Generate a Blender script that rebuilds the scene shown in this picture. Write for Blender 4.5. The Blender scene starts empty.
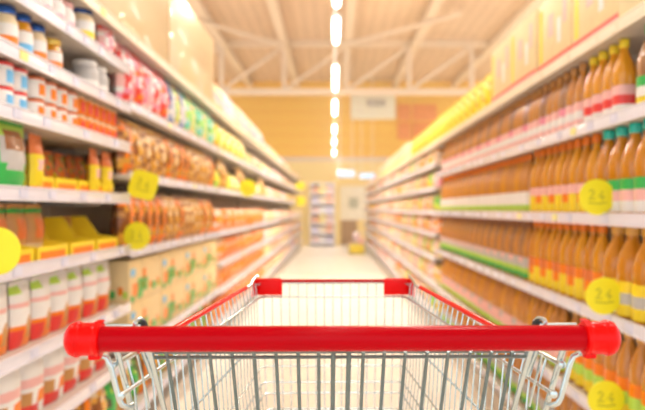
import bpy, bmesh, math, random
from mathutils import Vector, Matrix
random.seed(7)
SC = bpy.context.scene
COL = SC.collection
PI = math.pi
F = 660.0          # focal length in pixels of a 645 px wide frame
VX, VY = 333.0, 209.0
HC = 1.22          # eye height
AX = 0.92          # half width of the aisle

# ------------------------------------------------------------------ materials
MATS = {}
def M(name, rgb, rough=0.5, metal=0.0, coat=0.0, trans=0.0, emit=0.0, noise=0.06, scale=14.0, bump=0.0, spec=.5, ior=1.45, stripes=None):
    if name in MATS: return MATS[name]
    m = bpy.data.materials.new(name); m.use_nodes = True
    nt = m.node_tree; nt.nodes.clear()
    out = nt.nodes.new('ShaderNodeOutputMaterial')
    if emit > 0:
        e = nt.nodes.new('ShaderNodeEmission'); e.inputs[0].default_value = (*rgb, 1); e.inputs[1].default_value = emit
        nt.links.new(e.outputs[0], out.inputs[0]); MATS[name] = m; return m
    p = nt.nodes.new('ShaderNodeBsdfPrincipled')
    nt.links.new(p.outputs[0], out.inputs[0])
    tc = nt.nodes.new('ShaderNodeTexCoord')
    nz = nt.nodes.new('ShaderNodeTexNoise'); nz.inputs['Scale'].default_value = scale; nz.inputs['Detail'].default_value = 2
    nt.links.new(tc.outputs['Object'], nz.inputs['Vector'])
    cr = nt.nodes.new('ShaderNodeValToRGB')
    lo = tuple(max(0, c * (1 - noise)) for c in rgb); hi = tuple(min(1, c * (1 + noise)) for c in rgb)
    cr.color_ramp.elements[0].position = 0.3; cr.color_ramp.elements[1].position = 0.7
    cr.color_ramp.elements[0].color = (*lo, 1); cr.color_ramp.elements[1].color = (*hi, 1)
    nt.links.new(nz.outputs['Fac'], cr.inputs['Fac'])
    src = cr.outputs['Color']
    if stripes:
        axis, freq, amt = stripes
        wv = nt.nodes.new('ShaderNodeTexWave'); wv.bands_direction = axis; wv.inputs['Scale'].default_value = freq
        wv.inputs['Distortion'].default_value = 0.0
        nt.links.new(tc.outputs['Object'], wv.inputs['Vector'])
        mx = nt.nodes.new('ShaderNodeMixRGB'); mx.blend_type = 'MULTIPLY'; mx.inputs['Color2'].default_value = (1 - amt, 1 - amt * 1.2, 1 - amt * 1.6, 1)
        nt.links.new(wv.outputs['Fac'], mx.inputs['Fac']); nt.links.new(src, mx.inputs['Color1']); src = mx.outputs['Color']
    nt.links.new(src, p.inputs['Base Color'])
    p.inputs['Roughness'].default_value = rough; p.inputs['Metallic'].default_value = metal; p.inputs['Specular IOR Level'].default_value = spec
    p.inputs['Coat Weight'].default_value = coat; p.inputs['Coat Roughness'].default_value = 0.06
    p.inputs['Transmission Weight'].default_value = trans; p.inputs['IOR'].default_value = ior
    if bump:
        b = nt.nodes.new('ShaderNodeBump'); b.inputs['Strength'].default_value = bump
        nt.links.new(nz.outputs['Fac'], b.inputs['Height']); nt.links.new(b.outputs[0], p.inputs['Normal'])
    MATS[name] = m; return m

# ------------------------------------------------------------------ mesh builder
class MB:
    def __init__(s): s.v = []; s.f = []; s.m = []; s.sm = []
    def add(s, vs, fs, mi=0, smooth=False):
        b = len(s.v); s.v += [tuple(x) for x in vs]
        for k, f in enumerate(fs):
            s.f.append(tuple(b + i for i in f)); s.m.append(mi[k] if isinstance(mi, (list, tuple)) else mi); s.sm.append(smooth)
    def box(s, c, d, mi=0, bev=0.0):
        x, y, z = c; a, b, h = d[0]/2, d[1]/2, d[2]/2
        if bev <= 0:
            vs = [(x+i*a, y+j*b, z+k*h) for i in (-1,1) for j in (-1,1) for k in (-1,1)]
            s.add(vs, [(0,1,3,2),(4,6,7,5),(0,4,5,1),(2,3,7,6),(0,2,6,4),(1,5,7,3)], mi); return
        bm = bmesh.new(); bmesh.ops.create_cube(bm, size=1.0)
        for v in bm.verts: v.co = Vector((x+v.co.x*d[0], y+v.co.y*d[1], z+v.co.z*d[2]))
        bmesh.ops.bevel(bm, geom=bm.edges[:], offset=bev, segments=2, affect='EDGES', profile=0.5)
        bm.verts.ensure_lookup_table()
        s.add([v.co.copy() for v in bm.verts], [[v.index for v in f.verts] for f in bm.faces], mi); bm.free()
    def lathe(s, prof, seg=14, mi=0, c=(0,0,0), smooth=True, sq=0.0, axis='z'):
        vs = []; n = len(prof)
        for (r, z) in prof:
            for k in range(seg):
                a = 2*PI*k/seg; q = 1.0
                if sq: q = 1.0/ (abs(math.cos(a))**4 + abs(math.sin(a))**4)**(0.25) * sq + (1-sq)
                px, py = r*q*math.cos(a), r*q*math.sin(a)
                if axis == 'z': vs.append((c[0]+px, c[1]+py, c[2]+z))
                elif axis == 'x': vs.append((c[0]+z, c[1]+px, c[2]+py))
                else: vs.append((c[0]+px, c[1]+z, c[2]+py))
        fs = []; ms = []
        for i in range(n-1):
            for k in range(seg):
                a, b = i*seg+k, i*seg+(k+1)%seg
                fs.append((a, b, b+seg, a+seg)); ms.append(mi[i] if isinstance(mi, (list, tuple)) else mi)
        fs.append(tuple(range(seg-1, -1, -1))); ms.append(ms[0])
        fs.append(tuple((n-1)*seg+k for k in range(seg))); ms.append(ms[-2])
        s.add(vs, fs, ms, smooth)
    def tube(s, pts, r, seg=8, mi=0, closed=False):
        P = [Vector(p) for p in pts]; n = len(P)
        vs = []
        up0 = None
        for i in range(n):
            if closed: t = (P[(i+1) % n] - P[i-1])
            elif i == 0: t = P[1]-P[0]
            elif i == n-1: t = P[-1]-P[-2]
            else: t = (P[i+1]-P[i]).normalized() + (P[i]-P[i-1]).normalized()
            t.normalize()
            if up0 is None: up0 = Vector((0,0,1)) if abs(t.z) < 0.9 else Vector((1,0,0))
            u = (up0 - t*up0.dot(t))
            if u.length < 1e-4: u = t.orthogonal()
            u.normalize(); w = t.cross(u); up0 = u
            rr = r[i] if isinstance(r, (list, tuple)) else r
            for k in range(seg):
                a = 2*PI*k/seg; vs.append(P[i] + u*math.cos(a)*rr + w*math.sin(a)*rr)
        fs = []
        m = n if closed else n-1
        for i in range(m):
            for k in range(seg):
                a, b = i*seg+k, i*seg+(k+1) % seg; c, d = ((i+1) % n)*seg+(k+1) % seg, ((i+1) % n)*seg+k
                fs.append((a, b, c, d))
        if not closed:
            fs.append(tuple(range(seg-1, -1, -1))); fs.append(tuple((n-1)*seg+k for k in range(seg)))
        s.add(vs, fs, mi, True)
    def quad(s, a, b, c, d, mi=0): s.add([a, b, c, d], [(0,1,2,3)], mi)
    def build(s, name, mats, parent=None):
        me = bpy.data.meshes.new(name); me.from_pydata(s.v, [], s.f)
        if not isinstance(mats, (list, tuple)): mats = [mats]
        for m in mats: me.materials.append(m)
        me.polygons.foreach_set('material_index', s.m); me.polygons.foreach_set('use_smooth', s.sm)
        me.update()
        bm = bmesh.new(); bm.from_mesh(me); bmesh.ops.recalc_face_normals(bm, faces=bm.faces); bm.to_mesh(me); bm.free()
        try: me.set_sharp_from_angle(angle=math.radians(42))
        except Exception: pass
        o = bpy.data.objects.new(name, me); COL.objects.link(o)
        if parent: o.parent = parent
        return o
def empty(name, loc, rz=0.0):
    o = bpy.data.objects.new(name, None); COL.objects.link(o); o.location = loc; o.rotation_euler.z = rz; o.empty_display_size = 0.1
    return o
def tag(o, label=None, cat=None, group=None, kind=None):
    if label: o['label'] = label
    if cat: o['category'] = cat
    if group: o['group'] = group
    if kind: o['kind'] = kind
    return o
def copy_tree(o, parent=None):
    c = o.copy(); COL.objects.link(c)
    if parent: c.parent = parent
    for ch in o.children: copy_tree(ch, c)
    return c
def proj(x, y, z):
    return VX + F*x/y, VY + F*(HC - z)/y

# ------------------------------------------------------------------ camera
cam_d = bpy.data.cameras.new('camera'); cam = bpy.data.objects.new('camera', cam_d); COL.objects.link(cam)
cam.location = (0, 0, HC); cam.rotation_euler = (PI/2, 0, 0)
cam_d.sensor_width = 36; cam_d.lens = 36*F/645
cam_d.shift_x = -(VX - 322.5)/645; cam_d.shift_y = (VY - 205)/645
cam_d.clip_start = 0.05; cam_d.clip_end = 100
cam_d.dof.use_dof = True; cam_d.dof.focus_distance = 0.86
APERTURE = 0.009
cam_d.dof.aperture_fstop = (cam_d.lens/1000)/APERTURE
SC.camera = cam
SC.view_settings.view_transform = 'Standard'; SC.view_settings.look = 'None'
SC.view_settings.gamma = 1.0; SC.view_settings.use_curve_mapping = False
SC.view_settings.exposure = 0.95

# ------------------------------------------------------------------ light
w = bpy.data.worlds.new('world'); SC.world = w; w.use_nodes = True
w.node_tree.nodes['Background'].inputs[0].default_value = (0.92, 0.97, 1.0, 1)
w.node_tree.nodes['Background'].inputs[1].default_value = 0.85

# ------------------------------------------------------------------ the setting
YB = 22.4; ZC = 5.55; XL = 9.0
m_floor = M('floor_tiles', (0.93, 0.83, 0.70), 0.4, noise=0.05, scale=1.5, coat=0.2)
m_ceil = M('ceiling_sheet', (0.72, 0.49, 0.33), 0.7, noise=0.03, scale=0.6, stripes=('X', 1.2, 0.10))
m_wall = M('siding_orange', (1.0, 0.54, 0.07), 0.6, noise=0.03, scale=0.5, stripes=('Z', 0.8, 0.07))
m_low = M('wall_cream', (0.96, 0.72, 0.30), 0.6, noise=0.03, scale=0.5)
m_beam = M('beam_paint', (0.80, 0.62, 0.46), 0.5, noise=0.03)
def setting(name, mb, mats):
    o = mb.build(name, mats); o['kind'] = 'structure'; return o
b = MB()
b.quad((-XL,-6,0),(XL,-6,0),(XL,YB,0),(-XL,YB,0)); b.quad((-XL,-6,-.1),(XL,-6,-.1),(XL,YB,-.1),(-XL,YB,-.1))
setting('floor', b, m_floor)
b = MB(); b.box((0, (YB-6)/2, ZC+.06), (2*XL, YB+6, .12)); setting('ceiling', b, m_ceil)
b = MB(); b.box((0, YB+.1, ZC/2+1.45), (2*XL, .2, ZC-2.9)); setting('wall_back', b, m_wall)
b = MB(); b.box((0, YB+.1, 1.45), (2*XL, .2, 2.9)); setting('wall_rear', b, m_low)
b = MB(); b.box((0, YB-.04, 2.9), (2*XL, .08, .16)); setting('trim_1', b, m_beam)
# roof beams running with the aisle
for X in (-4.1, -2.8, -1.23, 0.37, 2.1, 4.1, 6.2, -6.2):
    b = MB(); b.box((X, (YB-6)/2, ZC-.08), (.13, YB+6, .16)); b.box((X, (YB-6)/2, ZC-.18), (.2, YB+6, .04))
    o = b.build('roof_beam', m_beam)
    side = 'left' if X < 0 else 'right'
    tag(o, {-4.1:'pale roof beam running lengthwise, outer one seen at upper left', -2.8:'pale roof beam running lengthwise above the left cream cabinets', -1.23:'pale roof beam running lengthwise just left of the lamp row',
            0.37:'pale roof beam running lengthwise nearest right of the lamp row', 2.1:'pale roof beam running lengthwise, second right of the lamp row', 4.1:'pale roof beam running lengthwise above the right hand cartons',
            6.2:'outermost roof beam far over the right shelving', -6.2:'outermost roof beam far over the left shelving'}[X], 'roof beam', 'lengthwise roof beams')
def truss(Y, label):
    r = empty('roof_truss', (0, Y, HC+3.0)); tag(r, label, 'roof truss')
    def chord(z, name):
        k = MB(); k.box((0,0,z), (2*XL, .1, .13)); k.box((0,0,z+.075), (2*XL, .16, .03)); k.build(name, m_beam, r)
    chord(0, 'bottom_chord'); chord(1.24, 'top_chord')
    xs = [-9+1.61*i for i in range(12)]
    off = -1.26 - xs[5] + 0.0
    xs = [x+off for x in xs if x+off < 9]
    for x in xs:
        k = MB(); k.box((x, 0, .62), (.11, .08, 1.24)); k.build('web_post', m_beam, r)
    for i in range(len(xs)-1):
        k = MB(); a, c = (xs[i], xs[i+1])
        k.tube([(a, 0, .05), (c, 0, 1.2)], .05, 6); k.build('web_diagonal', m_beam, r)
truss(17.0, 'pale steel roof truss crossing the hall before the orange wall')
for (p, q, L) in (((.25, 16.4), (2.6, 13.9), 'thin slanting roof brace right of the lamp row'), ((-3.2, 13.9), (-1.3, 16.4), 'thin slanting roof brace left of the lamp row')):
    b = MB(); b.tube([(p[0], p[1], ZC-.25), (q[0], q[1], ZC-.25)], .05, 8)
    for e in (p, q): b.box((e[0], e[1], ZC-.23), (.2, .2, .06))
    tag(b.build('roof_brace', m_beam), L, 'roof brace')

# hanging tube lamps along the aisle
m_tube = M('lamp_glow', (1.0, 0.97, 0.9), emit=5.0)
m_house = M('lamp_housing', (0.9, 0.88, 0.84), 0.4)
hl = 1.70
def lamp(y0, y1, label):
    r = empty('tube_lamp', (0.03, (y0+y1)/2, HC+hl)); tag(r, label, 'ceiling lamp', 'tube lamps hung along the aisle')
    L = y1-y0
    k = MB(); k.box((0,0,.042), (.08, L, .022), bev=.004); k.build('housing', m_house, r)
    k = MB(); k.tube([(0,-L/2,0),(0,-L/2+.03,0),(0,L/2-.03,0),(0,L/2,0)], [.025,.03,.03,.025], 12); k.build('tube', m_tube, r)
    if y0 > 5:
        ld = bpy.data.lights.new('tube_light', 'AREA'); ld.shape = 'RECTANGLE'; ld.size = .07; ld.size_y = L; ld.spread = math.radians(112)
        ld.energy = 10*L; ld.color = (1, .93, .82)
        lo = bpy.data.objects.new('tube_light', ld); COL.objects.link(lo); lo.parent = r; lo.location = (0, 0, -.035)
    for e in (-1, 1):
        k = MB(); k.tube([(0, e*L*.35, .05), (0, e*L*.35, ZC-HC-hl)], .003, 6); k.build('hanger', m_house, r)
names = ['nearest', 'second', 'third', 'fourth', 'fifth', 'sixth', 'farthest']
pxs = [(20,42),(68,89.5),(102,114.5),(126.5,133),(139.5,144.5),(150.5,155)]
spans = [(-5.2,-3.3),(-2.9,-1.0),(-.6,1.3),(1.8,3.3),(3.75,5.5)]+[(F*hl/(VY-p), F*hl/(VY-q)) for p, q in pxs]
k = -1
for (a, c) in spans:
    if a < 0: a0, c0 = a, c
    if a < 3: lb = 'white tube lamp hanging overhead before the aisle view begins'
    else: lb = None
    if a < 1.7: lamp(a, c, lb); continue
    if a < 3: lamp(a, c, 'white tube lamp hanging just above the photo'); continue
    if a < 5: lamp(a, c, 'white tube lamp cut by the top edge of the photo'); continue
    k += 1
    lamp(a, c, ['long bright tube lamp nearest of the hanging row in full view', 'second bright tube lamp along the hanging row', 'bright tube lamp just past the roof truss line',
          'fourth tube lamp of the hanging row, small', 'fifth tube lamp of the hanging row, smaller', 'farthest and smallest tube lamp over the aisle end'][k])

# unseen fill lamps, added under the roof to brighten aisle and far hall
for j, yy in enumerate((2.0, 6.0, 10.5, 14.5, 19.0)):
    for X in ((-3.3, 0.9, 3.3) if j < 3 else (-6.6, 6.6)):
        r = empty('fill_lamp', (X, yy, ZC-.45)); tag(r, 'added round fill lamp under the roof, out of view', 'ceiling lamp', 'added fill lamps under the roof')
        k = MB(); k.lathe([(.28,-.02),(.30,0),(.12,.18),(.08,.30)], 20, 0); k.build('shade', m_house, r)
        k = MB(); k.tube([(0,0,.28),(0,0,.4)], .02, 8); k.build('stem', m_house, r)
        ld = bpy.data.lights.new('fill_light', 'AREA'); ld.shape = 'DISK'; ld.size = .5; ld.energy = (20, 55, 85, 85, 80)[j]; ld.color = (1, .93, .84) if j < 2 else (1, .82, .60)
        lo = bpy.data.objects.new('fill_light', ld); COL.objects.link(lo); lo.parent = r; lo.location = (0, 0, -.04)
# ------------------------------------------------------------------ shelving
m_rail = M('price_rail', (0.84, 0.81, 0.88), 0.25, noise=0.02, coat=0.5)
m_railc = M('price_rail_cream', (0.90, 0.80, 0.62), 0.35, noise=0.02)
m_shelf = M('shelf_enamel', (0.62, 0.56, 0.50), 0.45, noise=0.03)
m_back = M('shelf_back', (0.55, 0.45, 0.36), 0.6, noise=0.05)
m_tagp = M('tag_paper', (0.72, 0.72, 0.86), 0.6)
m_tagy = M('tag_yellow', (0.93, 0.86, 0.30), 0.5)
D = 0.46
def unit(side, y0, y1, hs, label, topz, cream=()):
    s = side
    r = empty('shelving_unit', (s*(AX+D/2), (y0+y1)/2, 0)); tag(r, label, 'shelving', 'gondola shelving along the aisle')
    L = y1-y0
    k = MB(); k.box((s*D/2-s*.015, 0, topz/2), (.03, L-.01, topz)); k.build('back_panel', m_back, r)
    for e in (-1, 1):
        k = MB(); k.box((s*(D/2-.05), e*(L/2-.02), topz/2), (.05, .03, topz)); k.build('upright', m_shelf, r)
    k = MB(); k.box((s*.02, 0, .06), (D-.06, L-.01, .12)); k.build('plinth', m_shelf, r)
    for h in hs:
        z = HC + h
        k = MB(); k.box((s*-.005, 0, z-.016), (D-.03, L-.008, .022), bev=.003)
        for q in range(int(L/.6)+1):
            yy = -L/2+.03+q*(L-.06)/max(1, int(L/.6))
            k.box((s*.05, yy, z-.036), (D-.15, .012, .024))
        sh = k.build('shelf', m_shelf, r)
        c = h in cream
        k = MB(); k.box((-s*(D/2-.004), 0, z-.014), (.010, L-.006, .038), bev=.003)
        k.box((-s*(D/2+.002), 0, z+.005), (.006, L-.006, .005)); k.box((-s*(D/2+.002), 0, z-.033), (.006, L-.006, .006))
        yy = -L/2+.12
        while yy < L/2-.1:
            k.box((-s*(D/2+.003), yy, z-.014), (.003, .05, .026), mi=2 if random.random() < .05 else 1); yy += random.choice((.16, .2, .27, .34))
        k.build('price_rail', [m_railc if c else m_rail, m_tagp if not c else m_railc, m_tagy], sh)
LA = [.80, .64, .468, .291, .06, -.168, -.428, -.67, -.93]
LB = [.80, .485, .165, -.185, -.64, -.93]
LC = [.80, .485, .165, -.185, -.44, -.66, -.93]
RA = [.605, .31, -.02, -.355, -.69, -.98]
RB = [.605, .42, .20, -.02, -.22, -.44, -.68, -.95]
unit(-1, 1.64, 3.0, LA, 'near left white shelving with close-set shelves of jars and pouches', HC+.80, (.80,))
unit(-1, 3.0, 5.38, LB, 'left white shelving holding gold bags and cream cartons', HC+.80, (.80,))
unit(-1, 5.38, 9.2, LC, 'left white shelving behind the cartons, stocked with orange packs', HC+.80, (.80,))
unit(-1, 9.2, 14.0, LC, 'left white shelving farther down the aisle, blurred', HC+.80, (.80,))
unit(-1, 14.0, 20.2, LC, 'farthest left white shelving before the back racks', HC+.80, (.80,))
unit(1, 1.77, 5.95, RA, 'near right white shelving holding rows of oil bottles', HC+.605, (.605,))
unit(1, 5.95, 9.6, RB, 'right white shelving beyond the oil bottles with mixed packets', HC+.605, (.605,))
unit(1, 9.6, 14.5, RB, 'right white shelving farther down the aisle, blurred', HC+.605, (.605,))
unit(1, 14.5, 20.2, RB, 'farthest right white shelving near the back wall', HC+.605, (.605,))

# ------------------------------------------------------------------ goods: prototypes (face +X, origin at base)
C = {}
def col(n, rgb, rough=.45, **k): C[n] = M(n, rgb, rough, **k)
col('white', (.90,.86,.82)); col('cream', (.88,.70,.44)); col('red', (.85,.06,.05), .3); col('pink', (.92,.32,.42), .25, coat=.4)
col('palepink', (.93,.52,.48), .3); col('orange', (.95,.24,.01), .35); col('deeporange', (.80,.20,.05), .35); col('yellow', (.97,.72,.03), .35)
col('gold', (.80,.40,.06), .25, coat=.5); col('brown', (.32,.10,.02), .3, coat=.4); col('tan', (.62,.31,.10), .4); col('green', (.05,.50,.10), .35)
col('lime', (.50,.75,.10), .4); col('teal', (.02,.62,.50), .25, coat=.4); col('blue', (.06,.16,.45), .3); col('sky', (.18,.55,.90), .4)
col('dark', (.13,.08,.06), .5); col('lavender', (.70,.60,.85), .4); col('grey', (.55,.52,.50), .4); col('paleyellow', (.95,.86,.35), .4)
col('oil_gold', (.95,.40,.01), .12, coat=.5, trans=.25); col('oil_brown', (.70,.28,.04), .12, coat=.5, trans=.15); col('oil_dark', (.38,.16,.05), .12, coat=1.0)
col('oil_amber', (.75,.28,.01), .12, coat=.5, trans=.2); col('lidblue', (.03,.10,.35), .2, metal=.5); col('lidgold', (.80,.55,.12), .25, metal=.6)
protos = []
def P(o): protos.append(o); return o
def bottle(body, cap, lab, h=.26, r=.036, neck=.45, labz=(.06,.42), name='cooking_oil_bottle', square=.35):
    hb = h*(1-.1)
    k = MB(); k.lathe([(r*.86,0),(r,.008),(r,hb*.30),(r*.93,hb*.36),(r*.93,hb*.44),(r,hb*.50),(r,hb*.62),(r*.80,hb*.76),(r*.42,hb*.90),(r*.34,hb*.96),(r*.34,hb)], 14, 0, sq=square)
    o = k.build(name, C[body])
    k = MB(); k.lathe([(r*.44,hb-.008),(r*.46,hb-.004),(r*.46,hb+h*.075),(r*.36,hb+h*.085)], 12, 0); k.build('cap', C[cap], o)
    a, c = labz; n = len(lab)
    prof = [(r*1.025, hb*(a+(c-a)*i/n)) for i in range(n+1)]
    k = MB(); k.lathe(prof, 14, list(range(n)), sq=square); k.build('label', [C[x] for x in lab], o)
    return P(o)
def jar(body, lid, lab, h=.115, r=.032, name='glass_jar'):
    k = MB(); k.lathe([(r*.85,0),(r,.006),(r,h*.68),(r*.82,h*.80),(r*.8,h*.84)], 16, 0); o = k.build(name, C[body])
    k = MB(); k.lathe([(r*.88,h*.83),(r*.9,h*.85),(r*.9,h*.97),(r*.84,h)], 16, 0); k.build('lid', C[lid], o)
    k = MB(); k.lathe([(r*1.02,h*.12),(r*1.02,h*.36),(r*1.02,h*.62)], 16, [0,1] if len(lab) > 1 else 0); k.build('label', [C[x] for x in lab], o)
    return P(o)
def tin(body, lid, lab, h=.07, r=.036, name='food_tin'):
    k = MB(); k.lathe([(r*.95,0),(r,.004),(r,h*.9),(r*.97,h*.92)], 16, 0); o = k.build(name, C[body])
    k = MB(); k.lathe([(r*1.03,h*.86),(r*1.03,h*.97),(r*.95,h)], 16, 0); k.build('lid', C[lid], o)
    k = MB()
    for i in range(3):
        a = -.55+i*.37; a2 = a+.37
        k.quad((r*1.03*math.cos(a), r*1.03*math.sin(a), h*.15), (r*1.03*math.cos(a2), r*1.03*math.sin(a2), h*.15), (r*1.03*math.cos(a2), r*1.03*math.sin(a2), h*.68), (r*1.03*math.cos(a), r*1.03*math.sin(a), h*.68), 0)
    k.build('label', C[lab], o)
    return P(o)
def bag(name, h, wd, th, fn, cols, seed=0, crimp=True, nx=8, nz=10):
    """pillow bag; fn(u,v)->slot for the printed film (u 0..1 across, v 0..1 up)"""
    rnd = random.Random(seed); vs = []; fs = []; ms = []
    wob = [rnd.uniform(-.06,.06) for _ in range(nz+1)]
    for side in (1, -1):
        b0 = len(vs)
        for j in range(nz+1):
            v = j/nz
            for i in range(nx+1):
                u = i/nx
                bulge = max(0, math.sin(PI*u))**.55 * max(0, math.sin(PI*min(1, v*1.0+.03 if v < .97 else 1)))**.45
                pinch = 1 - .07*math.sin(PI*v)
                vs.append((side*(th/2*bulge*(1+rnd.uniform(-.13,.13)) + .001), (u-.5)*wd*(pinch+wob[j]*.3), v*h))
        for j in range(nz):
            for i in range(nx):
                a = b0+j*(nx+1)+i
                fs.append((a, a+1, a+nx+2, a+nx+1)); ms.append(fn((i+.5)/nx, (j+.5)/nz))
    k = MB(); k.add(vs, fs, ms, True)
    o = k.build(name, [C[c] for c in cols])
    if crimp:
        k = MB(); k.box((0,0,h+.004), (.003, wd*.96, .016)); 
        for q in range(5): k.box((0,0,h-.002+q*.0035), (.0045, wd*.96, .0012))
        k.build('crimped_seal', C[cols[0]], o)
    return P(o)
def carton(name, d, base, prints, flap='tan'):
    """prints: (u0,u1,v0,v1,colour) on the aisle face"""
    k = MB(); k.box((0,0,d[2]/2), d, bev=.004)
    k.box((0,0,d[2]-.0005), (d[0]*.98, .045, .003), 1)
    cs = [base, flap]
    for (u0,u1,v0,v1,c) in prints:
        if c not in cs: cs.append(c)
        for side in (1, 0):
            if side: 
                k.box((d[0]/2+.0008, (-.5+(u0+u1)/2)*d[1], (v0+v1)/2*d[2]), (.0016, (u1-u0)*d[1], (v1-v0)*d[2]), cs.index(c), )
            else:
                k.box(((-.5+(u0+u1)/2)*d[0], -d[1]/2-.0008, (v0+v1)/2*d[2]), ((u1-u0)*d[0], .0016, (v1-v0)*d[2]), cs.index(c))
    return P(k.build(name, [C[c] for c in cs]))
def blot(seed, weights):
    rnd = random.Random(seed); cache = {}
    opts = [i for i, w_ in enumerate(weights) for _ in range(w_)]
    def fn(u, v):
        key = (int(u*8), int(v*9))
        if key not in cache: cache[key] = rnd.choice(opts)
        return cache[key]
    return fn

ORD = ['nearest', 'second', 'third', 'fourth', 'fifth', 'sixth', 'seventh', 'eighth', 'ninth', 'tenth']
COUNT = {}
def row(protolist, side, y0, y1, step, h, what, where, cat, group, depth=.0, jit=.004, names=None, rot=.06, stack=1, zstep=0, numbered=8, mode='cycle'):
    """place copies side by side along a shelf; the first ones are told apart by their place in the row"""
    n = int((y1-y0)/step+1e-6); seen = 0
    for i in range(n):
        y = y0+step*(i+.5); x = side*(AX+.066+depth)
        for s_ in range(stack):
            z = HC+h+.001+s_*zstep-.0045
            px, py = proj(x, y, z+.1)
            if px < -26 or px > 671 or py > 450 or py < -50: continue
            pr = protolist[i % len(protolist)] if mode == 'cycle' else random.choice(protolist)
            o = copy_tree(pr)
            o.location = (x + side*random.uniform(0, jit), y, z)
            o.rotation_euler.z = (0 if side < 0 else PI) + random.uniform(-rot, rot)
            w_ = what if isinstance(what, str) else what[protolist.index(pr)]
            inframe = -3 < px < 648 and py < 415
            if inframe and s_ == 0: seen += 1
            lev = '' if stack == 1 else (', upper layer' if s_ == stack-1 else ', bottom layer') if stack == 2 else ''
            if not inframe: lb = f'{w_} at the photo edge {where}{lev}'
            elif seen <= numbered: lb = f'{w_}, {ORD[seen-1]} {where}{lev}'
            else: lb = f'{w_} farther along {where}{lev}'
            tag(o, lb, cat, group)
    return n
def Yx(px, X=AX+.05): return X*F/abs(px-VX)

# --- right side: oil bottles
A_ = bottle('oil_brown', 'tan', ['palepink','white','palepink'], .272, .034, labz=(.05,.46))
B_ = bottle('oil_gold', 'yellow', ['white','red','palepink'], .272, .037, labz=(.05,.44))
C_ = bottle('oil_dark', 'green', ['yellow','white','green'], .272, .042, labz=(.04,.42), name='sauce_bottle')
D_ = bottle('oil_brown', 'orange', ['lime','white','white'], .305, .037, labz=(.05,.40))
E_ = bottle('oil_gold', 'orange', ['yellow','yellow','palepink'], .31, .037, labz=(.05,.44))
F_ = bottle('oil_amber', 'teal', ['white','palepink','green'], .31, .045, labz=(.05,.44), name='sauce_bottle')
G_ = bottle('oil_brown', 'brown', ['green','lime','grey','grey'], .305, .037, labz=(.05,.42))
H_ = bottle('oil_gold', 'orange', ['yellow','yellow','orange'], .31, .037, labz=(.04,.46))
I_ = bottle('oil_amber', 'gold', ['yellow','grey','yellow'], .31, .050, labz=(.04,.44), name='sauce_bottle')
J_ = bottle('oil_brown', 'gold', ['yellow','lime','orange'], .305, .040, labz=(.04,.5))
K_ = bottle('oil_brown', 'brown', ['lime','palepink','palepink'], .305, .038, labz=(.05,.42))
BS = .088
A2 = bottle('oil_dark', 'tan', ['palepink','white','pink'], .272, .034, labz=(.05,.46))
D2 = bottle('oil_gold', 'orange', ['lime','white','white'], .305, .034, labz=(.05,.40))
G2 = bottle('oil_dark', 'brown', ['green','lime','grey','palepink'], .305, .034, labz=(.05,.42))
K2 = bottle('oil_gold', 'brown', ['lime','palepink','grey'], .305, .034, labz=(.05,.42))
E2 = bottle('oil_amber', 'orange', ['yellow','orange','palepink'], .31, .035, labz=(.05,.44))
H2 = bottle('oil_amber', 'orange', ['yellow','orange','deeporange'], .31, .035, labz=(.04,.46))
row([C_], 1, 1.80, 2.18, .098, .31, 'dark sauce bottle with green cap', 'on the upper right shelf', 'bottle', 'dark green-capped sauce bottles')
row([B_], 1, 2.19, 2.55, BS, .31, 'orange oil bottle with red label', 'on the upper right shelf', 'bottle', 'red-labelled oil bottles')
row([A_,A_,A2], 1, 2.56, 5.9, BS, .31, ['brown oil bottle with pink label']*2+['dark brown oil bottle with pink label'], 'on the upper right shelf', 'bottle', 'pink-labelled oil bottles')
row([F_], 1, 1.80, 2.42, .102, -.02, 'amber bottle with teal cap', 'on the eye-level right shelf', 'bottle', 'amber teal-capped bottles')
row([E_,E2], 1, 2.43, 3.25, BS, -.02, ['golden oil bottle with yellow label','amber oil bottle with yellow and orange label'], 'on the eye-level right shelf', 'bottle', 'yellow-labelled oil bottles at eye level')
row([D_,D_,D2], 1, 3.26, 5.9, BS, -.02, ['brown oil bottle with white label']*2+['golden oil bottle with white label'], 'on the eye-level right shelf', 'bottle', 'white-labelled oil bottles at eye level')
row([I_], 1, 1.78, 2.36, .112, -.355, 'large amber bottle with yellow label', 'on the third right shelf', 'bottle', 'large amber bottles')
row([H_,H2], 1, 2.37, 3.25, BS, -.355, ['golden oil bottle with yellow label','amber oil bottle with orange label'], 'on the third right shelf', 'bottle', 'yellow-labelled oil bottles on the third shelf')
row([G_,G2], 1, 3.26, 5.9, BS, -.355, ['brown oil bottle with grey-green label','dark oil bottle with pink-grey label'], 'on the third right shelf', 'bottle', 'grey-labelled oil bottles')
row([J_], 1, 1.78, 2.75, .094, -.69, 'brown bottle with orange and green label', 'on the fourth right shelf', 'bottle', 'orange-labelled bottles')
row([K_,K_,K2], 1, 2.76, 5.9, BS, -.69, ['brown oil bottle with pale label']*2+['golden oil bottle with pale label'], 'on the fourth right shelf', 'bottle', 'pale-labelled oil bottles')
row([G_], 1, 2.0, 5.9, .098, -.98, 'brown oil bottle with green label', 'on the lowest right shelf', 'bottle', 'oil bottles on the lowest shelf')
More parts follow.
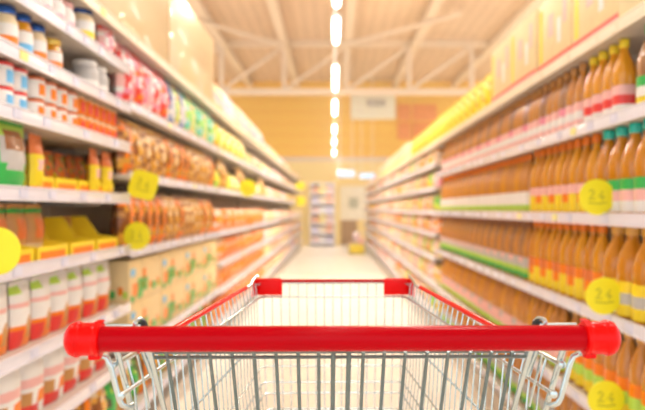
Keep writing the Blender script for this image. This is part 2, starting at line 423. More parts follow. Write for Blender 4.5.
# --- right top: cream cartons, then yellow packs
col('carton_buff', (.84,.66,.36), .5)
big = carton('storage_carton', (.36,.43,.325), 'carton_buff', [(.0,1,.0,.10,'palepink'),(.0,1,.10,.15,'red'),(.06,.16,.18,.9,'yellow'),(.35,.5,.45,.75,'palepink'),(.62,.72,.3,.62,'white'),(.78,.88,.5,.85,'palepink')], 'cream')
row([big], 1, 1.74, 4.15, .437, .605, 'cream carton with red and yellow print', 'on top of the right shelving', 'carton', 'cream cartons on top of the shelving', depth=.13, jit=.01, rot=.01)
yb = bag('yellow_pack', .28, .20, .12, blot(3,[7,2,1]), ['yellow','paleyellow','gold'], 3)
row([yb], 1, 4.2, 8.4, .205, .605, 'bright yellow pack', 'on top of the right shelving', 'pack', 'yellow packs on top of the shelving', depth=.05, rot=.12)
cb = carton('cream_box', (.2,.28,.26), 'cream', [(.1,.9,.2,.45,'paleyellow'),(.2,.7,.55,.8,'palepink')], 'white')
row([cb], 1, 8.5, 14.4, .30, .605, 'cream box with pale print', 'far along the top of the right shelving', 'box', 'cream boxes far along the top', depth=.08, rot=.05)
# --- right beyond the bottles: mixed packets
def packet(name, cols, h, wd, th, seed, w_=(3,2,2)): return bag(name, h, wd, th, blot(seed, list(w_)[:len(cols)]), cols, seed, crimp=False, nx=6, nz=7)
pk = [packet('grocery_packet', c, .16, .15, .08, 20+i) for i, c in enumerate([['yellow','gold','white'],['palepink','white','pink'],['tan','brown','white'],['lime','yellow','green'],['orange','gold','white'],['white','palepink','tan'],['brown','orange','paleyellow']])]
pkw = ['yellow packet','pink and white packet','tan packet','lime green packet','orange packet','whitish packet','brown packet']
RN = ['highest shelf', 'second shelf', 'third shelf', 'fourth shelf', 'fifth shelf', 'sixth shelf', 'lowest shelf']
for i, h in enumerate(RB[1:]):
    row(pk, 1, 6.0, 9.5, .17, h, pkw, f'on the {RN[i]} past the oil bottles', 'packet', f'packets on the {RN[i]} right of the aisle', mode='r', numbered=0)

# --- left near unit
def jl(*a, **k): return jar(*a, **k)
j1 = jl('white','palepink',['pink','white'], .115, .044, name='plastic_tub')
row([j1], -1, 2.16, 2.47, .10, .64, 'white tub with pink label', 'on the top left shelf', 'tub', 'pink and white tubs')
j2 = jl('cream','lidblue',['yellow','white'], .145, .052)
row([j2], -1, 2.52, 2.65, .12, .64, 'wide jar with blue lid and yellow label', 'on the top left shelf', 'jar', 'wide blue-lidded jars')
gp = bag('salad_packet', .11, .13, .06, lambda u,v: 0 if v>.6 or u<.2 else (1 if v>.25 else 2), ['lime','orange','yellow'], 5)
row([gp], -1, 1.62, 1.92, .14, .468, 'green and orange packet', 'on the second left shelf', 'packet', 'green and orange packets', numbered=2)
j3 = jl('oil_gold','lidblue',['sky','white'], .145, .038); j3b = jl('cream','lidblue',['orange','white'], .14, .038)
j4 = jl('oil_gold','lidgold',['orange','white'], .125, .041)
row([j3b, j3], -1, 1.93, 2.24, .10, .468, ['cream jar with blue lid','orange jar with blue lid'], 'on the second left shelf', 'jar', 'blue-lidded jars')
row([j4], -1, 2.25, 2.36, .10, .468, 'orange jar with gold lid', 'on the second left shelf', 'jar', 'gold-lidded jars')
j5 = jl('grey','white',['white','grey'], .12, .052)
row([j5], -1, 2.56, 2.82, .12, .468, 'pale grey jar with white lid', 'on the second left shelf', 'jar', 'pale grey jars')
t1 = tin('white','red','sky', .070, .042); t2 = tin('white','deeporange','orange', .068, .042)
row([t1], -1, 1.62, 2.10, .092, .291, 'white tin with blue label', 'on the third left shelf', 'tin', 'white and blue tins', stack=2, zstep=.072)
row([t2], -1, 2.11, 2.49, .092, .291, 'white tin with orange label', 'on the third left shelf', 'tin', 'white and orange tins', stack=2, zstep=.072)
t3 = tin('orange','cream','red', h=.072, r=.033)
row([t3], -1, 2.50, 2.95, .074, .291, 'orange-red tin', 'on the third left shelf', 'tin', 'orange-red tins', stack=2, zstep=.074)
# display trays with cut sides, opened towards the aisle
def tray(wd, name='display_tray', dd=.20, hh=.16, lip=.055):
    k = MB(); t = .004
    k.box((0,0,t/2), (dd, wd, t), 0)
    k.box((dd/2-t/2,0,lip/2), (t, wd, lip), 0); k.box((dd/2+.0006,0,lip*.42), (.001, wd*.8, lip*.5), 1)
    k.box((-dd/2+t/2,0,hh/2), (t, wd, hh), 2)
    for e in (-1, 1):
        y = e*(wd/2-t/2)
        prof = [(-dd/2,0),(dd/2,0),(dd/2,lip),(dd*.1,lip*1.25),(-dd*.18,hh),(-dd/2,hh)]
        vs = [(x, y-t/2, z) for x, z in prof]+[(x, y+t/2, z) for x, z in prof]; n = len(prof)
        k.add(vs, [tuple(range(n)), tuple(range(2*n-1, n-1, -1))]+[(i, (i+1) % n, (i+1) % n+n, i+n) for i in range(n)], 0)
        prof = [(-dd*.45,hh*.15),(dd*.35,hh*.1),(dd*.35,lip*.7),(-dd*.2,hh*.62),(-dd*.45,hh*.7)]
        vs = [(x, y+e*(t/2+.0006), z) for x, z in prof]; k.add(vs, [tuple(range(5))], 1)
    return P(k.build(name, [C['yellow'], C['orange'], C['tan']]))
ty = tray(.20)
row([ty], -1, 2.13, 2.98, .21, .06, 'yellow and orange cut-side display tray', 'on the fourth left shelf', 'display tray', 'display trays on the fourth left shelf', depth=.10, jit=.0, rot=0, numbered=4)
ty2 = tray(.24, lip=.05, hh=.14)
row([ty2], -1, 1.80, 2.86, .265, -.168, 'yellow and orange low display tray', 'on the fifth left shelf', 'display tray', 'display trays on the fifth left shelf', depth=.045, jit=.0, rot=0, numbered=4)
rp = bag('food_pouch', .175, .10, .05, lambda u,v: 0 if v>.70 else (2 if .2<u<.65 and .62>v>.36 else (1 if v>.12 else 3)), ['deeporange','yellow','palepink','orange'], 9)
for yy, xx, lb in ((2.18,.065,'yellow pouch with orange top right of the green pack'), (2.71,.065,'tall yellow pouch with orange top in front of the trays, nearer one'), (2.86,.065,'tall yellow pouch with orange top in front of the trays, farther one')):
    o = copy_tree(rp); o.location = (-(AX+xx), yy, HC+.0575); o.rotation_euler.z = random.uniform(-.15,.15); tag(o, lb, 'pouch', 'yellow and orange pouches')
ap = bag('food_pouch', .15, .085, .05, blot(8,[4,2,2,1]), ['deeporange','tan','orange','green'], 8)
row([ap], -1, 2.18, 2.95, .105, .064, 'orange and tan pouch', 'standing back in the display trays', 'pouch', 'orange pouches in the trays', depth=.115, numbered=7)
gb = bag('green_food_pack', .20, .21, .07, lambda u,v: 1 if (u-.5)**2/.16+(v-.72)**2/.05 < .6 else (3 if (u-.5)**2/.2+(v-.62)**2/.12 < .8 else (0 if v<.5 or u<.12 else 2)), ['green','brown','lime','grey'], 11)
row([gb], -1, 1.88, 2.11, .225, .06, 'green pack with a brown food picture', 'at the left end of the fourth shelf', 'pack', 'green food packs', numbered=1)
bp = bag('brown_food_bag', .17, .12, .06, lambda u,v: 3 if v>.85 else (1 if (u-.5)**2+(v-.6)**2<.06 else (0 if v>.3 else 2)), ['tan','deeporange','cream','green'], 13)
row([bp], -1, 1.84, 2.40, .125, -.163, 'tan food bag standing in a tray', 'on the fifth left shelf', 'bag', 'tan food bags', depth=.05, numbered=5)
vb = bag('vegetable_bag', .15, .12, .06, lambda u,v: 0 if v>.7 else (1 if (u*7+v*5) % 2 < 1 else 2), ['green','tan','cream'], 15)
row([vb], -1, 2.12, 2.50, .125, -.163, 'pack with green top', 'on the fifth left shelf', 'pack', 'green-topped packs', depth=.20, numbered=3)
wp = bag('white_pouch', .195, .135, .05, lambda u,v: 0 if v>.58 else (1 if (u-.5)**2+(v-.34)**2<.07 else (2 if v<.2 or u+v<.55 else 3)), ['white','tan','red','palepink'], 17)
wp2 = bag('white_pouch', .195, .135, .05, lambda u,v: 3 if .72>v>.66 and u<.8 else (4 if v>.85 and u<.45 else (0 if v>.5 else (5 if (u-.66)**2+(v-.3)**2<.03 else (2 if u<.42 and v<.28 else (1 if v<.36 else 0))))), ['white','orange','red','palepink','lime','tan'], 18, nx=10, nz=14)
row([wp2], -1, 1.70, 2.95, .150, -.428, 'white pouch with red corner', 'on the sixth left shelf', 'pouch', 'white and red pouches on the sixth shelf', numbered=8, rot=.12)
row([wp2], -1, 1.76, 2.95, .150, -.428, 'white pouch', 'in the back line of the sixth left shelf', 'pouch', 'white and red pouches on the sixth shelf', numbered=0, rot=.12, depth=.09)
wp3 = bag('white_pouch', .20, .150, .06, lambda u,v: 0 if v>.62 else (3 if v>.5 else (1 if u>.5 and .4>v>.2 else (2 if v<.2 and u<.6 else (4 if u<.3 and v<.45 else 0)))), ['white','orange','red','palepink','tan'], 19, nx=10, nz=14)
row([wp3], -1, 1.74, 2.95, .165, -.67, 'white pouch with pink band', 'on the seventh left shelf', 'pouch', 'white pouches on the seventh shelf', numbered=6, rot=.15)
gr2 = bag('green_bag', .20, .17, .08, blot(4,[5,2,2]), ['green','lime','dark'], 4)

# --- left second unit
cab_m = M('cabinet_cream', (0.70, 0.50, 0.26), 0.3, noise=0.03, scale=2, coat=.3)
for (a, c, lb) in ((2.35, 3.77, 'near cream storage cabinet on top of the left shelving'), (3.78, 5.2, 'far cream storage cabinet on top of the left shelving')):
    r = empty('overhead_cabinet', (-(AX+.20), (a+c)/2, HC+.80)); tag(r, lb, 'cabinet', 'cream cabinets on top of the left shelving')
    k = MB(); k.box((0,0,.265), (.34, c-a-.006, .53), bev=.004); k.build('body', cab_m, r)
    k = MB(); k.box((.175,-.003,.265), (.014, c-a-.02, .515), bev=.003); dr = k.build('door', cab_m, r)
    k = MB(); k.box((.186, 0, .03), (.006, .3, .012), bev=.002); k.build('handle', C['cream'], dr)
pb = [bag('snack_bag', .27, .19, .11, blot(30+i,[4,3,2,2]), c, 30+i) for i, c in enumerate([['pink','red','white','palepink'],['red','pink','orange','white'],['pink','white','palepink','red']])]
pbs = bag('snack_bag', .155, .15, .09, blot(29,[4,3,2,2]), ['pink','red','white','palepink'], 29)
row([pbs], -1, 2.74, 2.96, .2, .64, 'pink bag beside the blue-lidded jars', 'on the top left shelf', 'snack bag', 'pink bags', numbered=2)
row(pb, -1, 3.03, 3.85, .155, .485, ['pink and red snack bag','red and orange snack bag','pink and white snack bag'], 'under the cream cabinets', 'snack bag', 'pink and red snack bags', numbered=6)
bb = [bag('snack_bag', .26, .16, .10, blot(40+i,[3,3,2]), c, 40+i) for i, c in enumerate([['blue','white','grey'],['teal','lime','white'],['cream','lime','orange'],['teal','green','paleyellow']])]
row(bb[:1]+bb[2:3], -1, 3.86, 4.25, .13, .485, ['blue and white bag','cream and lime bag'], 'under the far cream cabinet', 'snack bag', 'blue and white bags', numbered=3)
row(bb[1:], -1, 4.26, 5.3, .145, .485, ['teal and lime bag','cream and lime snack bag','teal and yellow bag'], 'under the far cream cabinet', 'snack bag', 'teal and green bags', numbered=7)
gd = [bag('gold_bag', .25, .16, .10, blot(50+i,[4,3,2,1]), c, 50+i) for i, c in enumerate([['gold','brown','tan','cream'],['brown','gold','orange','tan'],['tan','gold','brown','cream']])]
row(gd, -1, 3.03, 5.3, .15, .165, ['gold glossy bag','brown and gold bag','tan and gold bag'], 'at chest height beside the tins', 'bag', 'gold and brown bags, upper row', mode='r', numbered=8)
row(gd, -1, 3.03, 5.3, .15, -.185, ['gold pasta bag','brown and gold pasta bag','tan pasta bag'], 'just above the cream cartons', 'bag', 'gold and brown bags above the cartons', mode='r', numbered=8)
col('carton_beige', (.86,.66,.34), .5)
fc = carton('fruit_carton', (.36,.56,.200), 'carton_beige', [(.05,.17,.62,.80,'sky'),(.26,.54,.20,.52,'green'),(.32,.50,.26,.44,'lime'),(.22,.38,.06,.20,'green'),(.10,.25,.14,.44,'orange'),(.40,.49,.48,.74,'orange'),(.05,.14,.02,.16,'green'),(.60,.68,.20,.36,'orange'),(.69,.82,.14,.32,'green'),(.86,.92,.22,.40,'orange'),(.92,.98,.14,.30,'lime')], 'carton_beige')
for j, zz in enumerate((-.64, -.64+.202)):
    for i, yy in enumerate((3.32, 3.90, 4.48, 5.06)):
        o = copy_tree(fc); o.location = (-(AX+.20), yy, HC+zz-.004)
        tag(o, f"cream fruit carton with green print, {['nearest','second','third','farthest'][i]} in the {['lower','upper'][j]} layer", 'carton', 'cream fruit cartons')

row([gr2, gd[1], gd[0], gr2, gd[2]], -1, 2.3, 5.3, .165, -.93, ['green and yellow bag','brown and gold bag','gold glossy bag','green and yellow bag','tan and gold bag'], 'on the lowest left shelf', 'bag', 'bags on the lowest left shelf', numbered=4, rot=.2)
# --- left third unit and beyond
ob = [bag('orange_pack', .19, .15, .09, blot(60+i,[4,3,2]), c, 60+i, crimp=False) for i, c in enumerate([['orange','deeporange','cream'],['deeporange','orange','palepink'],['orange','gold','white']])]
yy_ = [bag('yellow_pack', .24, .16, .09, blot(70+i,[4,2,2]), c, 70+i, crimp=False) for i, c in enumerate([['yellow','paleyellow','gold'],['yellow','white','orange']])]
flo = [bag('flowery_bag', .24, .17, .10, blot(80+i,[3,3,3]), c, 80+i) for i, c in enumerate([['palepink','white','lime'],['white','palepink','lavender'],['cream','palepink','pink']])]
row(flo, -1, 5.22, 9.1, .18, .80, ['pink, white and lime bag','white and lavender bag','cream and pink bag'], 'on top of the left shelving past the cabinets', 'bag', 'pale flowery bags on top of the left shelving', mode='r', numbered=0, rot=.15)
row(yy_, -1, 5.42, 7.2, .17, .485, ['yellow pack','yellow and white pack'], 'past the teal bags', 'pack', 'yellow packs past the teal bags', numbered=5)
row(pk, -1, 7.22, 9.1, .17, .485, pkw, 'past the yellow packs on the left', 'packet', 'mixed packets past the yellow packs', numbered=0, mode='r')
row(gd[:1]+pk[3:5], -1, 5.42, 9.1, .165, .165, ['gold pack','lime green pack','small orange pack'], 'at chest height in the third left shelving', 'pack', 'gold packs in the third left shelving', numbered=3, mode='r')
for h, nm in ((-.185,'waist-high shelf'), (-.44,'knee-high shelf'), (-.66,'low shelf'), (-.93,'bottom shelf')):
    row(ob, -1, 5.42, 9.1, .16, h, ['orange pack','orange-red pack','orange and gold pack'], f'on the {nm} past the cream cartons', 'pack', f'orange packs on the {nm}', numbered=4, mode='r')
# farther units: single packets to about fourteen metres, then the uncountable blur
far_b = [packet('grocery_pack', c, .16, .26, .1, 90+i) for i, c in enumerate([['orange','gold','white'],['palepink','white','cream'],['yellow','cream','white'],['lavender','white','palepink'],['tan','cream','orange']])]
far_w = ['orange and gold pack','pale pink pack','yellow and cream pack','lavender and white pack','tan and cream pack']
for i, h in enumerate(LC):
    row(far_b, -1, 9.25, 13.95, .29, h, far_w, f'far along the left aisle on the {(["very top"]+RN)[i]}', 'pack', f'far left packs, {(["very top"]+RN)[i]}', numbered=0, mode='r')
for i, h in enumerate(RB[1:]):
    row(far_b, 1, 9.65, 14.4, .29, h, far_w, f'far along the right aisle on the {RN[i]}', 'pack', f'far right packs, {RN[i]}', numbered=0, mode='r')
for side, hs, y0, nm in ((-1, LC, 14.1, 'left'), (1, RB, 14.6, 'right')):
    k = MB(); cs = ['orange','palepink','cream','yellow','white','tan','lavender']
    for h in hs:
        y = y0
        while y < 20.0:
            wd = random.uniform(.14,.26); hh = random.uniform(.11,.16)
            k.box((side*(AX+.14), y+wd/2, HC+h-.003+hh/2), (.16, wd*.93, hh), random.randrange(7), bev=.012); y += wd
    tag(k.build('far_groceries', [C[c] for c in cs]), f'blurred mass of mixed groceries at the far {nm} end of the aisle', 'groceries', kind='stuff')

# --- round yellow price signs hanging out from the rails
m_disc = M('sign_yellow', (0.96, 0.86, 0.02), 0.4, noise=0.02); m_ink = M('sign_ink', (0.62, 0.58, 0.03), 0.6)
def sign(px, py, rpx, Y, label, sq=False, squash=1.0, written=True):
    x = (px-VX)*Y/F; z = HC-(py-VY)*Y/F; r = rpx*Y/F; s = 1 if x > 0 else -1
    e = empty('price_sign', (x, Y, z)); tag(e, label, 'price sign', 'round yellow price signs')
    k = MB()
    n = 28
    def ring(yo, q): return [(math.cos(2*PI*i/n)*r*q*squash*(1 if not sq else 1/(abs(math.cos(2*PI*i/n))**5+abs(math.sin(2*PI*i/n))**5)**.2*.93), yo, math.sin(2*PI*i/n)*r*q*(1 if not sq else 1/(abs(math.cos(2*PI*i/n))**5+abs(math.sin(2*PI*i/n))**5)**.2*.93)) for i in range(n)]
    vs = ring(-.002,1)+ring(.002,1); k.add(vs, [tuple(range(n)), tuple(range(2*n-1,n-1,-1))]+[(i,(i+1)%n,(i+1)%n+n,i+n) for i in range(n)])
    k.build('disc', m_disc, e)
    if sq and r > .04: e.rotation_euler.y = .28
    k = MB(); w_ = r*.05
    def stroke(pts): k.tube([(a*r*squash, -.0025, c*r) for a, c in pts], w_, 5)
    stroke([(-.45,.30),(-.30,.42),(-.18,.28),(-.32,.02),(-.48,-.14),(-.12,-.10)])
    stroke([(.32,.34),(.08,.02),(.42,-.02)]); stroke([(.28,.12),(.26,-.20)])
    stroke([(-.5,-.32),(.1,-.38),(.5,-.30)])
    if written: k.build('handwriting', m_ink, e)
    k = MB(); k.tube([(0, .004, -r*.5), (s*r*.4, .004, -r*.8), (s*(AX-abs(x)+.005), .004, -r*.85)], .004, 6); k.build('clip_arm', m_rail, e)
sign(597, 197, 18, 2.24, 'round yellow price sign beside the eye-level right shelf')
sign(604, 296, 18.5, 2.16, 'round yellow price sign on the third right shelf')
sign(606, 399, 18.5, 2.16, 'lowest round yellow price sign at the bottom right')
sign(-3, 251, 24, 1.76, 'large yellow price sign cut by the left edge', written=False)
sign(143.5, 185, 15, 2.98, 'squarish yellow price sign between tins and gold bags', sq=True)
sign(137, 236, 14, 3.0, 'yellow price sign at the near corner of the cream cartons', squash=.95)
sign(248, 188, 8.5, 6.6, 'small yellow price sign past the gold bags on the left')
sign(300, 186, 4.5, 14, 'tiny upper yellow sign at the far left end')
sign(300.5, 201, 5, 14.3, 'tiny lower yellow sign at the far left end', sq=True)

# ------------------------------------------------------------------ far end of the aisle
def fx(px, Y): return (px-VX)*Y/F
def fz(py, Y): return HC-(py-VY)*Y/F
Y = 21.6; x0, x1 = fx(311, Y), fx(334, Y)
r = empty('display_rack', ((x0+x1)/2, Y, 0)); tag(r, 'tall white rack of small goods at the aisle end', 'rack')
W_ = x1-x0; H_ = fz(183, Y)
k = MB(); k.box((0,.2,H_/2), (W_, .03, H_)); k.build('back_panel', m_rail, r)
for e in (-1,1):
    k = MB(); k.box((e*W_/2,0,H_/2), (.04,.42,H_)); k.build('side_panel', m_rail, r)
for i in range(7):
    k = MB(); k.box((0,0,.12+i*(H_-.15)/6), (W_-.04,.42,.05)); k.build('shelf', m_rail, r)
for i in range(6):
    for j in range(3):
        k = MB(); hh = .17+.05*((i*j) % 3)
        k.box((0,0,hh/2), (W_/3.6,.2,hh), 0, bev=.01); k.box((0,-.102,hh*.5), (W_/6,.006,hh*.4), 1)
        o = k.build('boxed_goods', [C[['palepink','white','lavender','cream','orange','yellow'][(i*2+j) % 6]], C['white']])
        o.location = ((x0+x1)/2+(-1+j)*W_/3.3, Y-.03, .145+i*(H_-.15)/6)
        tag(o, f"small {['pale pink','white','lavender','cream','orange','yellow'][(i*2+j)%6]} box, {['left','middle','right'][j]} on rack shelf {['one','two','three','four','five','six'][i]} from the floor", 'box', 'boxes on the rack at the aisle end')
b = MB(); b.box((fx(337.5,22), 22.1, 1.15), (.16,.3,2.3), bev=.02); setting('trim_2', b, m_low)
# door with a window in the rear wall
r = MB(); Yw = YB-.03; xa, xb = fx(341, Yw), fx(357, Yw)
m_door = M('door_brown', (0.36,0.20,0.11), .5); m_fr = M('door_frame', (0.92,0.84,0.68), .5); m_gl = M('door_pane', (0.50,0.50,0.38), .2)
r.box(((xa+xb)/2, Yw, .45), (xb-xa, .05, .86)); o = setting('door_1', r, m_door)
r = MB(); r.box((.0,0,0), (1.0,.06,1.15)); r2 = r.build('window_1', m_fr); r2['kind'] = 'structure'; r2.location = (fx(352,Yw), Yw, fz(203,Yw))
r = MB(); r.box((.05,-.035,0), (.32,.02,.36)); r.build('pane', m_gl, r2)
# yellow bin with pink packs
e = empty('yellow_bin', (fx(356.5,18), 18, 0)); tag(e, 'yellow bin on the floor at the far right of the aisle', 'bin')
k = MB()
for a, c in (((0,-.2,.13),(.42,.02,.26)), ((0,.2,.13),(.42,.02,.26)), ((-.2,0,.13),(.02,.42,.26)), ((.2,0,.13),(.02,.42,.26)), ((0,0,.02),(.42,.42,.03))): k.box(a, c, 0, bev=.003)
k.build('tub', C['yellow'], e); k = MB(); k.tube([(-.21,-.21,.26),(.21,-.21,.26),(.21,.21,.26),(-.21,.21,.26)], .014, 6, closed=True); k.build('rim', C['paleyellow'], e)
for i in range(9):
    o = copy_tree(flo[i % 3]); o.location = (fx(356.5,18)+(-.14+.14*(i % 3)), 18+(-.12+.12*(i//3)), .04+.15*((i*2) % 3) ); o.rotation_euler.z = -PI/2
    tag(o, 'pale pink bag heaped in the yellow bin', 'bag', 'pink bags heaped in the bin')
# lit signs
m_sign = M('sign_glow', (0.66,0.84,1.0), emit=.8)
for (a, c, d_, e_, Y, lb) in ((337,355,170,177.5,19.5,'bluish white lit sign hanging at the aisle end'), (359,375,173,179,21.5,'white lit sign at right of the bluish one')):
    xa, xb, za, zb = fx(a,Y), fx(c,Y), fz(e_,Y), fz(d_,Y)
    r = empty('lit_sign', ((xa+xb)/2, Y, (za+zb)/2)); tag(r, lb, 'sign', 'lit signs at the aisle end')
    k = MB(); k.box((0,0,0), (xb-xa, .1, zb-za), bev=.015); k.build('housing', m_house, r)
    k = MB(); k.box((0,-.052,0), (xb-xa-.05, .006, zb-za-.05)); k.build('lit_face', m_sign, r)
    for s in (-1,1):
        k = MB(); k.tube([(s*(xb-xa)*.35,0,(zb-za)/2),(s*(xb-xa)*.35,0,ZC-(za+zb)/2)], .008, 6); k.build('hanger', m_house, r)
# air unit and orange panels on the upper wall
Y = YB-.14
r = empty('air_unit', (fx(373,Y), Y, fz(107,Y))); tag(r, 'cream air conditioning unit high on the back wall', 'air conditioner')
k = MB(); k.box((0,0,0), (1.5,.24,.82), bev=.03); k.build('casing', M('casing', (.92,.86,.66), .5), r)
k = MB(); k.box((.1,-.125,.12), (.62,.02,.26)); 
for q in range(5): k.box((.1,-.14,.02+q*.05), (.6,.02,.012), 1)
k.build('grille', [M('grille', (.45,.38,.28), .6), m_house], r)
m_or = M('panel_orange', (.88,.27,.07), .5)
for i, (a, c, d_, e_) in enumerate(((398,411,104,120),(413,437,104,120),(398,411,122,139),(413,437,122,139))):
    k = MB(); k.box((0,0,0), (fx(c,Y)-fx(a,Y), .05, fz(d_,Y)-fz(e_,Y)), bev=.01)
    o = k.build('wall_panel', m_or); o.location = ((fx(a,Y)+fx(c,Y))/2, YB-.03, (fz(d_,Y)+fz(e_,Y))/2)
    tag(o, f"{['upper left','upper right','lower left','lower right'][i]} orange square panel on the back wall", 'wall panel', 'orange wall panels')

# ------------------------------------------------------------------ the shopping trolley
m_chr = M('galvanised_wire', (0.60,0.70,0.72), 0.24, metal=0.85, noise=0.06, scale=60)
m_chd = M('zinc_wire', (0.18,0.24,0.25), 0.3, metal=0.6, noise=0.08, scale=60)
m_bar = M('handle_red', (0.48,0.0,0.006), 0.2, noise=0.03, spec=.12)
m_cap = M('cap_red', (0.80,0.003,0.003), 0.2, noise=0.02, spec=.2)
m_rub = M('rubber_black', (0.03,0.03,0.03), .6)
cart = empty('shopping_cart', (0.005, 1.05, 0), 0.0143)
tag(cart, 'wire shopping cart with red handle standing in the aisle', 'shopping cart')
def L(u, v, w_): return (u, v-1.05, HC-w_)
def T(px, py, v): return L((px-VX)*v/F-.0095, v, (py-VY)*v/F)
# handle
k = MB(); zc = HC-.1295; yc = .66-1.05
k.lathe([(.0128,-.256),(.0128,.256)], 24, 0, (0,yc,zc), axis='x'); hb = k.build('handle', m_bar, cart)
for s in (-1,1):
    k = MB()
    prof = [(.0145,.2450),(.0176,.2455),(.0180,.2490),(.0172,.2500),(.0172,.254),(.0170,.262),(.0172,.266),(.0187,.2675),(.0187,.2705),(.0165,.2755),(.0120,.2788),(.0055,.2802),(.001,.2805)]
    prof = [(r_*.965, x_-.0045) for r_, x_ in prof]
    k.lathe([(r_, s*x_) for r_, x_ in prof], 24, 0, (0,yc,zc), axis='x')
    k.box((s*.2475, yc+.001, zc-.0175), (.012,.011,.006), bev=.002)
    k.box((s*.2440, yc+.004, zc+.0168), (.008,.012,.003), bev=.002)
    k.build('end_cap', m_cap, hb)
# horizontal wires of the basket: (half width rear, drop rear, half width front, drop front, radius)
rim = (.2335,.1655,.157,.152,.0030)
wires = [(.2245,.197,.1535,.1865,.0024),(.219,.285,.1525,.2715,.0020),(.207,.355,.1505,.333,.0018),(.203,.385,.1475,.367,.0018),(.199,.405,.145,.390,.0018),(.193,.436,.141,.424,.0022)]
VR, VF = .70, 1.40
def side_pt(wr, s, v):
    t = (v-VR)/(VF-VR); return L(s*(wr[0]+(wr[2]-wr[0])*t+(.0095*(1-t) if s < 0 else 0)), v, wr[1]+(wr[3]-wr[1])*t)
for s, nm in ((-1,'side_panel'), (1,'side_panel')):
    k = MB()
    for wr in [rim]+wires:
        v1 = VF-.022
        if wr is rim or wr is wires[0]:
            p_ = side_pt(wr, s, VR); k.lathe([(.0018,-.0045),(.0042,-.003),(.0046,0),(.0042,.003),(.0018,.0045)], 12, 0, p_, axis='y')
        if wr is rim:
            a, c = side_pt(rim, s, VR), side_pt(rim, s, 1.30)
            e1, e2 = Vector(side_pt(rim, s, 1.325)), Vector(side_pt(rim, s, 1.35)); e2.z += .009; e3 = Vector(side_pt(rim, s, 1.385)); e3.z += .012
            k.tube([a, c, e1, e2, e3], wr[4], 8)
        else: k.tube([side_pt(wr, s, VR), side_pt(wr, s, v1)], wr[4], 8)
    n = 25
    for i in range(n):
        v = .735+(1.365-.735)*i/(n-1)
        k.tube([side_pt(rim, s, v), side_pt(wires[0], s, v), side_pt(wires[2], s, v), side_pt(wires[-1], s, v)], .00125, 6)
    sp = k.build(nm, m_chr, cart)
    # red plastic strip on the rim
    k = MB(); k.tube([Vector(side_pt(rim, s, v))+Vector((0,0,.0010)) for v in (.76,.9,1.1,1.285)], [.0042,.0044,.0044,.0040], 10); k.build('rim_strip', m_cap, sp)
    # corner bumper
    k = MB(); path = [(.112,1.4085),(.135,1.4085),(.150,1.407),(.1585,1.400),(.1625,1.390),(.1645,1.375),(.1660,1.362)]
    vs = []; t_ = .0035
    for (u, v) in path:
        for (dz, du) in ((-.152,0),(-.186,0)):
            pass
    zt, zb_ = HC-.1475, HC-.1815
    for (u, v) in path:
        d_ = Vector((u-.10, v-1.3, 0)).normalized()*t_
        for (q, z) in ((1,zt),(1,zb_),(-.5,zb_),(-.5,zt)): vs.append((s*(u+d_.x*q), v-1.05+d_.y*q, z))
    fs = []
    for i in range(len(path)-1):
        for j in range(4): fs.append((i*4+j, i*4+(j+1) % 4, (i+1)*4+(j+1) % 4, (i+1)*4+j))
    fs += [(0,1,2,3), tuple(len(path)*4-4+j for j in (3,2,1,0))]
    k.add(vs, fs, 0, False)
    # inner face that hangs over the front rail
    k.box((s*.132, 1.393-1.05, (zt+zb_)/2), (.050,.006,zt-zb_), bev=.0015)
    k.build('corner_bumper', m_cap, cart)
# front panel
k = MB()
def rounded(wr):
    uf, d_ = wr[2], wr[3]
    pts = []
    for s in (-1,1):
        arc = [L(s*(uf+.002), VF-.024, d_), L(s*(uf-.001), VF-.010, d_), L(s*(uf-.007), VF-.002, d_), L(s*(uf-.018), VF, d_)]
        pts += arc if s < 0 else arc[::-1]
    return pts
for wr in wires: k.tube(rounded(wr), wr[4], 8)
k.tube(rounded((0,0,.155,.1575,0)), .0024, 8)
for i in range(17):
    u = -.1472+i*.0184
    k.tube([L(u,VF+.002,.1535), L(u,VF+.002,.20), L(u*.985,VF+.002,.30), L(u*.96,VF+.002,.405), L(u*.955,VF-.008,.422), L(u*.955,VF-.03,.4255)], .00125, 6)
fp = k.build('front_panel', m_chr, cart)
k = MB(); k.tube([L(-.112,VF+.001,.1525), L(.112,VF+.001,.1525)], .0034, 10); k.build('front_rail', m_bar, fp)
# floor of the basket
k = MB()
for i in range(17):
    u = (-.1472+i*.0184)*.955
    k.tube([L(u,VF-.03,.4255), L(u*1.3,.72,.438)], .00125, 6)
for j in range(7):
    v = .74+j*.105; t = (v-VR)/(VF-VR); hw = .193+(.141-.193)*t
    k.tube([L(-hw,v,.4385-.012*t), L(hw,v,.4385-.012*t)], .002, 6)
k.build('basket_floor', m_chr, cart)
# rear flap with the hinged child seat wires
k = MB(); V0 = .72
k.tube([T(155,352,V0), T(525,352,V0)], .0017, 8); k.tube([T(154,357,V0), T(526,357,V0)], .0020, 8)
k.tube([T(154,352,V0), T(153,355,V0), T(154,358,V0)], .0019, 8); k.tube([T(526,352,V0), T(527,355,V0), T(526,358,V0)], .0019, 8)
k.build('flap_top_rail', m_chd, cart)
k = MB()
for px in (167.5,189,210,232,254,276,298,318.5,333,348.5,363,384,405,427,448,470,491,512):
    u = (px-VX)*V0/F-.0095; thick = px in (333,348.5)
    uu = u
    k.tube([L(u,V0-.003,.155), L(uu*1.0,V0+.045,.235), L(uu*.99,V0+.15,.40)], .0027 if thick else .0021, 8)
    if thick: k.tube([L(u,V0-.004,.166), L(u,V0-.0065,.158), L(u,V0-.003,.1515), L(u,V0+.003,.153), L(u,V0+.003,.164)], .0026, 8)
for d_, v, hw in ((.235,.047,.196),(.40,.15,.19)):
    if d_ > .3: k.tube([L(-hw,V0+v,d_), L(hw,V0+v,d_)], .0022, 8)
k.build('rear_flap', m_chd, cart)
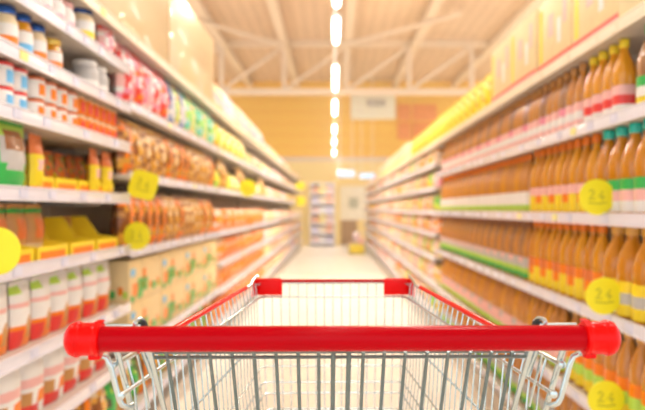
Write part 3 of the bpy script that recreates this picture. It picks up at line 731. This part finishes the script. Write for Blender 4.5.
# rear frame tubes, brackets and hooks
for s in (-1,1):
    def S(px, py, v, s=s):
        u = -(340.5-px)*v/F
        return L(u if s < 0 else -u, v, (py-VY)*v/F) if s < 0 else L(-u, v, (py-VY)*v/F)
    off = -.0015
    def Q(px, py, v):
        p = S(px, py, v); return (p[0]+off*(v/.7), p[1], p[2])
    k = MB()
    k.tube([Q(148,345,.700), Q(150.5,354,.702), Q(166,410,.75), Q(174,440,.78), Q(182,462,.83)], .0030, 10)
    k.tube([Q(116,345,.700), Q(118.5,354,.70), Q(133,407,.745), Q(141,440,.77), L(s*.200+off, .90, .44), L(s*.195+off, 1.0, .66), L(s*.195, 1.02, 1.03)], .0034, 10)
    k.tube([Q(143,350,.715), Q(153,376,.725)], .0026, 8); k.tube([Q(138,354,.71), Q(150.5,407,.735)], .0016, 6)
    k.build('rear_post', m_chr, cart)
    k = MB()
    k.tube([Q(88,348,.672), Q(93,353,.678), Q(101,354,.69), Q(107.5,357,.69), Q(111,366,.69), Q(119.5,398,.70), Q(122.5,404,.70), Q(128,406,.705), Q(133,404,.715)], .0031, 10)
    k.build('handle_bracket', m_chr, cart)
    k = MB(); k.tube([Q(104,325,.700), Q(124,325,.702), Q(141,325.5,.705)], .0021, 8)
    pts = [Q(140.5+5.5*math.cos(a), 323.5+5.0*math.sin(a), .708+.010*math.cos(a)) for a in [PI*(.95+1.2*i/8) for i in range(9)]]
    k.tube([Q(134,333,.70)]+pts+[Q(148,335,.72)], .0022, 8)
    k.build('hook', m_chr, cart)
    k = MB(); k.lathe([(.003,-.005),(.0048,-.004),(.0048,.004),(.003,.005)], 12, 0, Q(143,325.5,.712), axis='x'); k.build('hook_bush', m_rub, cart)
# chassis and castors
k = MB()
for s in (-1,1): k.tube([L(s*.195,.80,1.02), L(s*.195,1.02,1.03), L(s*.150,1.36,1.05)], .008, 10)
k.tube([L(-.195,.86,1.022), L(.195,.86,1.022)], .007, 10); k.tube([L(-.155,1.33,1.048), L(.155,1.33,1.048)], .007, 10)
for s in (-1,1): k.tube([L(s*.14,1.34,1.045), L(s*.145,1.30,.80), L(s*.13,1.30,.43)], .005, 8)
k.build('chassis', m_chr, cart)
for (u, v) in ((-.195,.82),(.195,.82),(-.152,1.35),(.152,1.35)):
    zt = 1.02 if v < 1 else 1.05
    k = MB(); 
    for e in (-1,1): k.box((u+e*.016, v-1.05, .085), (.003,.03,.10), bev=.001)
    k.box((u, v-1.05, .138), (.036,.034,.006)); k.tube([(u,v-1.05,.138),(u,v-1.05,HC-zt)], .006, 8)
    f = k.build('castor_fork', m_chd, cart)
    k = MB(); k.lathe([(.02,-.012),(.046,-.012),(.050,-.008),(.050,.008),(.046,.012),(.02,.012)], 24, 0, (u, v-1.05, .050), axis='x'); k.build('wheel', m_rub, f)

# faint warm haze that fills the hall
hz = bpy.data.materials.new('haze'); hz.use_nodes = True; nt = hz.node_tree; nt.nodes.clear()
o_ = nt.nodes.new('ShaderNodeOutputMaterial'); vs_ = nt.nodes.new('ShaderNodeVolumeScatter')
vs_.inputs['Color'].default_value = (1.0, .77, .44, 1); vs_.inputs['Density'].default_value = .014; vs_.inputs['Anisotropy'].default_value = .2
nt.links.new(vs_.outputs[0], o_.inputs['Volume'])
k = MB(); k.box((0, (YB+2.2)/2, ZC/2), (2*XL-.1, YB-2.3, ZC-.02)); o = k.build('haze', hz); o['kind'] = 'stuff'; o['label'] = 'faint warm haze filling the hall'; o['category'] = 'haze'
# remove the prototypes
def kill(o):
    for ch in list(o.children): kill(ch)
    bpy.data.objects.remove(o)
for p in protos: kill(p)
